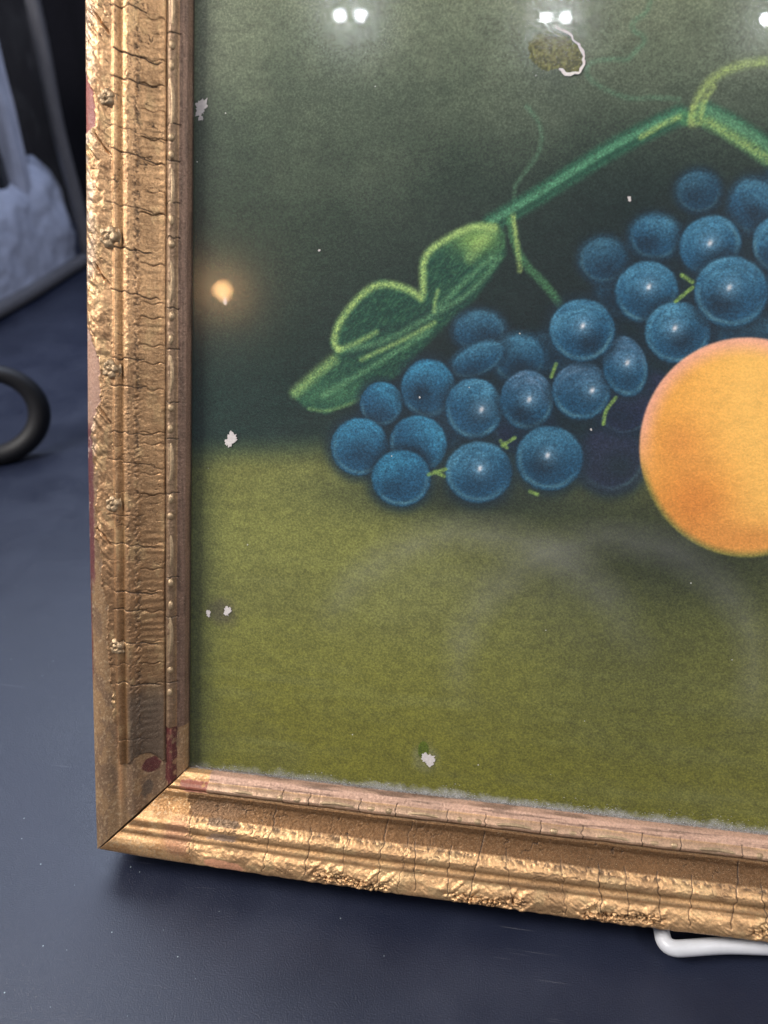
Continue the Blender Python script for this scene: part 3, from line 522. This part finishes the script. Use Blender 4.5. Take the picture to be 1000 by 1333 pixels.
def paint(X, Y):
    n1 = fbm(X / 30., Y / 30., 500, 4); n2 = fbm(X / 70., Y / 14., 501, 4); n3 = fbm(X / 5., Y / 3., 502, 3)
    hor = 226 + .052 * (X - 45) + 5 * (n1 - .5)          # edge of the painted table
    t = (Y - hor)
    c = np.empty(X.shape + (3,)); c[:] = (50, 64, 48)
    c = mixc(c, (112, 120, 96), sst(335, 465, Y + 60 * (n1 - .5)))  # grey ground towards the top, with glass glare painted in
    c = mixc(c, (26, 52, 44), sst(110, 10, t) * sst(215, 60, X + .2 * t))
    c = mixc(c, (44, 58, 50), sst(60, 0, t) * .5)
    c = mixc(c, (10, 26, 28), np.exp(-(((X - 225) / 125) ** 2 + ((Y - 272) / 58) ** 2)) * .94)
    c = mixc(c, (18, 32, 32), np.exp(-(((X - 285) / 95) ** 2 + ((Y - 330) / 58) ** 2)) * .85)
    fl = np.empty_like(c); fl[:] = (124, 126, 66)
    fl = mixc(fl, (114, 112, 40), sst(170, 50, Y)); fl = mixc(fl, (104, 104, 56), sst(.45, .7, n2) * .4)
    fl = mixc(fl, (128, 130, 76), sst(.5, .75, fbm(X / 90., Y / 12., 510)) * .35)
    fl = mixc(fl, (74, 76, 34), np.exp(-(((X - 290) / 70) ** 2 + ((Y - 120) / 60) ** 2)) * .45)
    fl = mixc(fl, (44, 50, 32), np.exp(-(((X - 305) / 85) ** 2 + ((Y - 188) / 36) ** 2)) * .92)
    fl = mixc(fl, (34, 44, 36), np.exp(-(((X - 200) / 70) ** 2 + ((Y - 208) / 14) ** 2)) * .9)
    fl = mixc(fl, (66, 74, 44), sst(70, 44, X) * .5)
    k = sst(9, -14, t); c = c * (1 - k[..., None]) + fl * k[..., None]
    c = c * (.9 + .2 * n3[..., None])
    # tendrils and stem
    def stroke(c, pts, w, col, k=1., soft=1., taper=0, tex=.5):
        pts = smooth_pts([tuple(p) for p in pts])
        xs = [p[0] for p in pts]; ys = [p[1] for p in pts]; r = w * 3 + 3
        box = (X > min(xs) - r) & (X < max(xs) + r) & (Y > min(ys) - r) & (Y < max(ys) + r)
        if not box.any(): return c
        d, al = seg_dist(X[box], Y[box], pts); ww = w * (1 - taper * al)
        kk = sst(ww * (1 + soft * .6), ww * (1 - soft * .6), d) * k * (1 - tex + tex * 1.6 * np.clip(vn(X[box] / .55, Y[box] / .55, 77), 0, 1)); kk = np.clip(kk, 0, 1)
        c = c.copy(); c[box] = mixc(c[box], col, kk); return c
    for p in DATA['tendril']: c = stroke(c, p, 1.1, (88, 128, 98), .5, 1.4, 0, .7)
    c = stroke(c, DATA['stem'][0], 4.6, (44, 96, 72), .9, .7); c = stroke(c, [(a + .6, b + 1.0) for a, b in DATA['stem'][0]], 1.9, (92, 150, 112), .7)
    c = stroke(c, [(a + .8, b - 1.8) for a, b in DATA['stem'][0]], 1.2, (28, 66, 50), .6)
    c = stroke(c, DATA['stem'][1], 5.4, (50, 104, 76), .9, .6); c = stroke(c, [(a, b + 2) for a, b in DATA['stem'][1]], 2.0, (94, 142, 104), .7)
    for p in DATA['stem_g']: c = stroke(c, p, 2.0, (74, 126, 82), .75)
    for i, p in enumerate(DATA['stem_y']): c = stroke(c, p, (1.3, 2.2, 1.2, 1.9, 1.2, 1.0)[i], (162, 184, 104), .7, 1.5, 0, .7)
    # leaf
    lf = [tuple(p) for p in DATA['leaf']]; box = (X > 92) & (X < 212) & (Y > 240) & (Y < 352)
    if box.any():
        ins = inside(X[box], Y[box], lf).astype(float); d, _ = seg_dist(X[box], Y[box], lf + [lf[0]])
        k = np.clip(np.where(ins > 0, 1, 1 - d / 2.2), 0, 1); hat = vn((X[box] + Y[box]) / 3., (X[box] - Y[box]) / 1.1, 88)
        lc = np.empty((k.size, 3)); lc[:] = (26, 66, 52); lc = mixc(lc, (66, 116, 78), sst(.3, .9, hat) * .5)
        lc = mixc(lc, (150, 184, 92), np.exp(-(((X[box] - 191) / 12) ** 2 + ((Y[box] - 336) / 7) ** 2)) * .75)
        lc = mixc(lc, (74, 122, 84), np.exp(-(((X[box] - 120) / 26) ** 2 + ((Y[box] - 258) / 7) ** 2)) * .6)
        c = c.copy(); c[box] = mixc(c[box], (0, 0, 0), k * 0) * (1 - (k * .93)[..., None]) + lc * (k * .93)[..., None]
    for p in DATA['leaf_dark']: c = stroke(c, p, 2.2, (24, 54, 46), .7)
    for p in DATA['leaf_mid']: c = stroke(c, p, 1.5, (104, 150, 104), .6, 1.6, 0, .7)
    for i, p in enumerate(DATA['leaf_hi']): c = stroke(c, p, (1.7, 1.7, 1.3, 1.0, 2.6, 1.2, 2.8, .9)[i], (166, 194, 112), (.9, .9, .65, .6, .65, .65, .5, .4)[i], 1.7, 0, .5)
    # grapes
    for gi, (e, br, hl) in enumerate(DATA['grapes']):
        cx, cy = e[:2]; ax, ay, bx, by = [q_ * 1.08 for q_ in e[2:]]; det = ax * by - ay * bx
        R = max(math.hypot(ax, ay), math.hypot(bx, by)) * 1.35; box = (np.abs(X - cx) < R) & (np.abs(Y - cy) < R)
        if not box.any(): continue
        dx, dy = X[box] - cx, Y[box] - cy; p = (dx * by - dy * bx) / det; q = -(dx * -ay + dy * ax) / det * -1
        q = (ax * dy - ay * dx) / det                      # q > 0 is down
        r = np.hypot(p, q) + .03 * (vn(dx / 3, dy / 3, gi) - .5); soft = .05 if br > .7 else .22
        k = sst(1 + soft, 1 - soft, r) * (1 if br > .7 else min(1, .62 + br * .6))
        halo = np.exp(-((np.maximum(r, 1) - 1) / .24) ** 2) * .7
        dark = br < .25
        body = np.empty((r.size, 3)); body[:] = (30, 76, 104) if not dark else (38, 48, 80)
        hi = (84, 142, 168) if not dark else (62, 66, 98)
        if gi in (20, 21, 22, 23, 24): hi = (62, 138, 170)
        if gi in (27, 28, 30): hi = (100, 130, 156)
        arc = vn(np.arctan2(q, p) * 2.2, r * 14, gi + 9)
        body = mixc(body, hi, np.clip(sst(.45, -.95, q + .45 * p * math.sin(gi * 2.7)) * (.65 + .6 * (arc - .5)), 0, 1))
        body = mixc(body, (18, 42, 58), np.exp(-((p - .28 * math.sin(gi * 2.3)) ** 2 / .2 + (q - .3 - .15 * math.sin(gi * 1.7)) ** 2 / .15)) * (.65 + .3 * math.sin(gi * 3.1)))
        body = mixc(body, (96, 138, 150), np.exp(-((r - .88) / .07) ** 2) * sst(-.3, .7, q + .5 * p * math.sin(gi * 1.9)) * .5 * (.5 + arc))
        body = mixc(body, (20, 46, 60), np.exp(-((r - 1.0) / .04) ** 2) * .35)
        if hl:
            hx, hy = X[box] - hl[0], Y[box] - hl[1]
            body = mixc(body, (128, 166, 190), np.exp(-(hx ** 2 + hy ** 2) / 22.) * .55)
            body = mixc(body, (226, 222, 224), np.clip(np.exp(-((hx - .3 * hy) ** 2 / 1.1 + (hy + .3 * hx) ** 2 / 2.2)) * 1.1, 0, 1) * .9)
        body = body * (.62 + .38 * min(1, br + .15)) * (.88 + .24 * vn(dx / .6, dy / .6, gi + 3))[..., None]
        c = c.copy(); cb = mixc(c[box], (20, 40, 52), halo); c[box] = cb * (1 - k[..., None]) + body * k[..., None]
    for p in DATA['pedicel']: c = stroke(c, p, .9, (128, 160, 80), .9)
    # the peach
    cx, cy, ax, ay, bx, by = DATA['peach']; det = ax * by - ay * bx; dx, dy = X - cx, Y - cy
    p = (dx * by - dy * bx) / det; q = (ax * dy - ay * dx) / det; r = np.hypot(p, q)
    pe = np.empty_like(c); pe[:] = (246, 192, 98)
    pe = mixc(pe, (234, 164, 72), sst(.1, -.8, p) * .8)
    pe = mixc(pe, (212, 132, 56), np.exp(-(((p + .48) / .42) ** 2 + ((q - .52) / .42) ** 2)) * .85)
    pe = mixc(pe, (214, 140, 66), np.exp(-(((p - .0) / .8) ** 2 + ((q - .85) / .2) ** 2)) * .8)
    pe = mixc(pe, (216, 142, 66), np.exp(-(((p + .62) / .25) ** 2 + ((q + .05) / .22) ** 2)) * .6)
    pe = mixc(pe, (238, 172, 148), sst(.80, 1.0, r) * sst(.35, -.3, q) * .9)
    pe = mixc(pe, (112, 116, 56), sst(.91, 1.01, r) * sst(.0, .4, q) * .95)
    pe = pe * (.96 + .08 * n3[..., None])
    k = sst(1.012, .985, r); c = c * (1 - k[..., None]) + pe * k[..., None]
    # the torn-away patch: coarse board under the paper
    tr = [tuple(a) for a in DATA['tear']]; box = (X > 205) & (X < 242) & (Y > 405) & (Y < 436)
    if box.any():
        xb = X[box] + 1.2 * (vn(X[box], Y[box], 5) - .5); ins = inside(xb, Y[box], tr).astype(float)
        bc = np.empty((ins.size, 3)); bc[:] = (100, 102, 46); bc = mixc(bc, (58, 60, 24), sst(.4, .6, vn(X[box] / .7, Y[box] / .7, 6)) * .8)
        c = c.copy(); c[box] = c[box] * (1 - ins[..., None]) + bc * ins[..., None]
    # bruise, olive hole and mould bloom along the sight edge
    c = mixc(c, (76, 70, 60), sst(1, .2, np.hypot(X - 63, Y - 136.) / 12 + .4 * (n3 - .5)) * .6)
    c = mixc(c, (128, 128, 104), sst(1, .3, np.hypot(X - 179, Y - 64.) / 11 + .5 * (n3 - .5)) * .5)
    ox, oy = DATA['olivehole'][:2]; c = mixc(c, (84, 98, 22), sst(1.05, .95, np.hypot((X - ox) / 3.0, (Y - oy) / 5.0)))
    return np.concatenate([lin(np.clip(c, 3, 250)), np.ones(X.shape + (1,))], -1)
xs = np.concatenate([np.arange(41.5, 372, .5), np.arange(372, 598, 4.0)]); ys = np.concatenate([np.arange(41.5, 462, .5), np.arange(462, 498, 3.0)])
PX, PY = np.meshgrid(xs, ys, indexing='ij')
PZ_ = -26.2 + .5 * (fbm(PX / 60, PY / 60, 900, 2) - .5)
n_, m_ = PX.shape
me = mesh_np('print', np.stack([PX, PY, PZ_], -1).reshape(-1, 3) * MM, grid_quads(n_, m_), paint(PX, PY).reshape(-1, 4)); me.materials.append(M_print)
printo = link(bpy.data.objects.new('print', me), frame); printo['label'] = 'fruit print of blue grapes, a peach and a vine leaf on olive ground'
# backing board behind the sheet
bm = bmesh.new(); bmesh.ops.create_cube(bm, size=1)
for v in bm.verts: v.co = Vector(((W / 2 + v.co.x * (W - 84)), (H / 2 + v.co.y * (H - 84)), -27.6 + v.co.z * 1.6)) * MM
from_bm('backing_board', bm, M_backing, frame, False)
# glass
bm = bmesh.new(); bmesh.ops.create_cube(bm, size=1)
for v in bm.verts: v.co = Vector(((W / 2 + v.co.x * (W - 88.5)), (H / 2 + v.co.y * (H - 88.5)), -22.75 + v.co.z * 1.6)) * MM
from_bm('glass_pane', bm, M_glass, frame, False)
# chips where the white paper shows
def flake(x, y, r, seed, z=-25.75):
    rnd = random.Random(seed); n = 44; ph = [rnd.random() * 6.3 for _ in range(4)]; bm = bmesh.new()
    ring = []; top = []
    for k in range(n):
        a = 2 * math.pi * k / n; rr = r * (.50 + .16 * math.sin(a + ph[3]) + .13 * math.sin(2 * a + ph[0]) + .06 * math.sin(4 * a + ph[1]) + .05 * math.sin(9 * a + ph[2])) * (.78 + .38 * rnd.random()) * .85
        p = Vector((x + rr * math.cos(a), y + rr * math.sin(a) * 1.15, z)) * MM
        ring.append(bm.verts.new(p - Vector((0, 0, .0006)))); top.append(bm.verts.new(p))
    cen = bm.verts.new(Vector((x, y, z)) * MM)
    for k in range(n):
        j = (k + 1) % n; bm.faces.new((ring[k], ring[j], top[j], top[k])); bm.faces.new((top[k], top[j], cen))
    return from_bm('paper_chip', bm, M_flake, printo, False)
for k, (p, r) in enumerate(DATA['loss']): flake(p[0], p[1], r * 1.25, k + 20)
# curled lip of the tear
def curl():
    pts = smooth_pts([tuple(a) for a in DATA['curl']], 2); pts = [(x + .5 * math.sin(k * 2.1), y + .5 * math.sin(k * 1.3)) for k, (x, y) in enumerate(pts)]; n = len(pts); m = 7; V = []
    for i, (x, y) in enumerate(pts):
        a = pts[max(i - 1, 0)]; b = pts[min(i + 1, n - 1)]; tx, ty = b[0] - a[0], b[1] - a[1]; l = math.hypot(tx, ty); nx, ny = ty / l, -tx / l
        wd = (.25 + .75 * math.sin(math.pi * i / (n - 1)) ** .7) * (.25 + 1.5 * vn(np.array([i * .9]), np.array([.3]), 8)[0])
        if i > n * .70: wd = .5 + 1.3 * math.sin(math.pi * (i / (n - 1) - .7) / .3)
        for j in range(m):
            t = j / (m - 1); V.append((x - nx * wd * (t - .35), y - ny * wd * (t - .35), -25.95 + (.25 + .75 * t * t) * (.7 + .3 * math.sin(i * 1.7))))
    me = mesh_np('torn_paper_edge', np.array(V) * MM, grid_quads(n, m)); me.materials.append(M_flake)
    o = link(bpy.data.objects.new('torn_paper_edge', me), printo); s = o.modifiers.new('thickness', 'SOLIDIFY'); s.thickness = .0002
curl()
# lint and grit gathered along the bottom of the pane
def lint():
    rnd = random.Random(9); bm = bmesh.new()
    for k in range(5200):
        x = 46 + 330 * rnd.random(); d = min(rnd.expovariate(1 / 1.5), 7.) * (.35 + .9 * vn(np.array([x / 14]), np.array([1.]), 4)[0]) * min(1.0, .35 + (x - 46) / 130.); r = .07 + .26 * rnd.random() ** 3
        y = 44.6 + d; z = -21.75
        vs = [bm.verts.new(Vector((x + a * r * (1 + 1.5 * rnd.random()), y + b * r, z + c_ * r)) * MM) for a, b, c_ in ((1, 0, -.5), (-.6, .8, -.5), (-.5, -.9, -.5), (0, 0, .7))]
        for f_ in ((0, 1, 3), (1, 2, 3), (2, 0, 3), (0, 2, 1)): bm.faces.new([vs[q] for q in f_])
    o = from_bm('lint', bm, M_dust, frame); o['kind'] = 'stuff'
lint()

# ------------------------------------------------------------------ wire stand under the frame
stand = empty('wire_stand', (.42, .08, 0)); tag(stand, 'white coated wire stand whose rod runs under the frame at lower right', 'stand')
def wire(name, ctrl, rad, r=.0041):
    bm = bmesh.new(); tube(bm, [Vector(p) - stand.location for p in smooth_path(ctrl, rad)], r); return from_bm(name, bm, M_wire, stand)
zb = .0052
wire('front_rod', [(.298, .20, zb), (.3060, .030, zb + .001), (.3072, -.0022, zb + .0032), (.337, .0042, zb + .0040), (.46, .0180, zb + .0040), (.62, .034, zb), (.618, .06, zb), (.60, .22, zb)], .008)
wire('back_leg', [(.296, .20, zb), (.300, .30, zb), (.45, .34, zb), (.60, .32, zb), (.60, .22, zb)], .03)
wire('back_rest', [(.330, .172, .30), (.322, .073, .058), (.31, .067, zb + .0095), (.297, .15, zb + .0095)], .02)
wire('back_rest', [(.330, .172, .30), (.45, .210, .38), (.575, .172, .30), (.585, .073, .058), (.597, .067, zb + .0095), (.60, .15, zb + .0095)], .02)

# ------------------------------------------------------------------ black ring on the table, out of focus
bm = bmesh.new(); N, S_ = 64, 18
for i in range(N):
    a = 2 * math.pi * i / N
    for j in range(S_):
        b = 2 * math.pi * j / S_; rr = .0450 + .0100 * math.cos(b) * (1 - .12 * math.sin(a)); bm.verts.new((rr * math.cos(a) * 1.16, .0115 * math.sin(b), rr * math.sin(a)))
bm.verts.ensure_lookup_table()
for i in range(N):
    for j in range(S_):
        bm.faces.new([bm.verts[k] for k in (i * S_ + j, ((i + 1) % N) * S_ + j, ((i + 1) % N) * S_ + (j + 1) % S_, i * S_ + (j + 1) % S_)][::-1])
ring = from_bm('ring_handle', bm, M_black); ring.location = (-.345, .464, .0525); ring.rotation_euler = (math.radians(-14), 0, math.radians(30))
tag(ring, 'thick black ring standing on the table at the left edge', 'ring')

# ------------------------------------------------------------------ clear vinyl bag behind, at the far left
bag = empty('vinyl_bag', (-.9, 1.0, 0)); tag(bag, 'clear vinyl bag with grey piping holding dark plastic, behind frame at far left', 'bag')
BX1, BY0, BY1, BH = -.612, .62, 1.212, .56; BX0 = -1.15
def film_panel(P, bulge, seed):
    n, m = 60, 60; s = np.linspace(0, 1, n)[:, None] * np.ones(m); t = np.ones(n)[:, None] * np.linspace(0, 1, m)
    P = [np.array(p) for p in P]; base = P[0] + s[..., None] * (P[1] - P[0]) + t[..., None] * (P[2] - P[0])
    nr = np.cross(P[1] - P[0], P[2] - P[0]); nr = nr / np.linalg.norm(nr)
    hgt = bulge * np.sin(np.pi * s) * np.sin(np.pi * t) + (.034 * (fbm(s * 7, t * 6, seed, 3) - .4) + .016 * (np.abs(vn(s * 9 + t * 4, t * 7 - s * 3, seed + 4) - .5))) * np.clip(np.sin(np.pi * s), 0, 1) ** .35 * np.clip(np.sin(np.pi * t), 0, 1) ** .35
    V = base + hgt[..., None] * nr - np.array(bag.location)
    me = mesh_np('film_panel', V.reshape(-1, 3), grid_quads(n, m)); me.materials.append(M_film); link(bpy.data.objects.new('film_panel', me), bag)
film_panel(((BX1, BY0, .012), (BX1, BY1, .012), (BX1, BY0, BH)), .012, 1)
film_panel(((BX0, BY0, .012), (BX1, BY0, .012), (BX0, BY0, BH)), .012, 5)
film_panel(((BX0, BY0, BH), (BX1, BY0, BH), (BX0, BY1, BH)), .012, 9)
def pipe(a, b, r=.012):
    bm = bmesh.new(); a, b = Vector(a), Vector(b); n = 24
    pts = [a.lerp(b, k / n) + Vector((.002 * math.sin(k * .5), .002 * math.sin(k * .4), 0)) - Vector(bag.location) for k in range(n + 1)]
    tube(bm, pts, r); from_bm('piping', bm, M_pipe, bag)
pipe((BX1, BY0, .012), (BX1, BY1, .012)); pipe((BX1, BY1, .012), (BX1, BY1, BH)); pipe((BX1, BY0, .012), (BX1, BY0, BH)); pipe((BX0, BY0, .012), (BX1, BY0, .012)); pipe((BX1, BY0, BH), (BX1, BY1, BH)); pipe((BX0, BY0, BH), (BX1, BY0, BH))
def cloth(name, mat, x, y0, y1, z0, z1, seed, amp, nf, dep):
    n, m = 90, 60; Yv = np.linspace(y0, y1, n)[:, None] * np.ones(m); Zv = np.ones(n)[:, None] * np.linspace(z0, z1, m)
    s = (Yv - y0) / (y1 - y0); t = (Zv - z0) / (z1 - z0)
    if dep == .02: Zv = z0 + (z1 - z0) * t * (.80 + .26 * s ** 2 + .10 * (fbm(s * 4, s * 0, 3) - .5)); Xv0 = -.012 * t ** 3
    else: Xv0 = 0
    if dep == .25: Xv0 = Xv0 + .030 * (vn(s * 8 + .8 * t, t * .6 + 3, 77) - .5)
    if dep == .02: Xv0 = Xv0 - .03 * (Zv - .016) + .016 * (fbm(s * 13, t * 3, 78, 3) - .5)
    Xv = Xv0 + x + amp * (fbm(s * nf, t * 2.2, seed, 3) - .5) * 2 - .05 * np.maximum(0, t - .75) ** 2 * 8 - .02 * (2 * s - 1) ** 12
    F = np.stack([Xv, Yv, Zv], -1).reshape(-1, 3); Bk = F.copy(); Bk[:, 0] -= dep
    q = grid_quads(n, m); K = n * m
    rim = np.concatenate([np.arange(n) * m, (n - 1) * m + np.arange(1, m), np.arange(n - 2, -1, -1) * m + m - 1, np.arange(m - 2, -1, -1)])
    side = np.stack([rim[:-1], rim[1:], rim[1:] + K, rim[:-1] + K], -1)[:, ::-1]
    me = mesh_np(name, np.concatenate([F, Bk]) - np.array(bag.location), np.concatenate([q, q[:, ::-1] + K, side]))
    me.materials.append(mat); o = link(bpy.data.objects.new(name, me)); o.location = bag.location; return o
tag(cloth('plastic_sheet', M_cloth_dark, -.666, .66, 1.205, .06, .52, 31, .014, 4, .25), 'black glossy plastic sheet folded inside the clear bag', 'plastic sheet')
tag(cloth('plastic_sheet', M_sheen_blue, -.616, .64, 1.222, .016, .185, 41, .004, 3, .02), 'pale blue sheet standing in for bright reflections low on the clear bag', 'plastic sheet')  # bright reflection low on the film, built as a pale sheet
tag(cloth('plastic_sheet', M_sheen_blue, -.634, 1.085, 1.128, .10, .50, 51, .006, 3, .016), 'narrow pale upright strip standing in for a highlight on the clear bag', 'plastic sheet')  # highlight streak along the film, shaped as a narrow pale strip
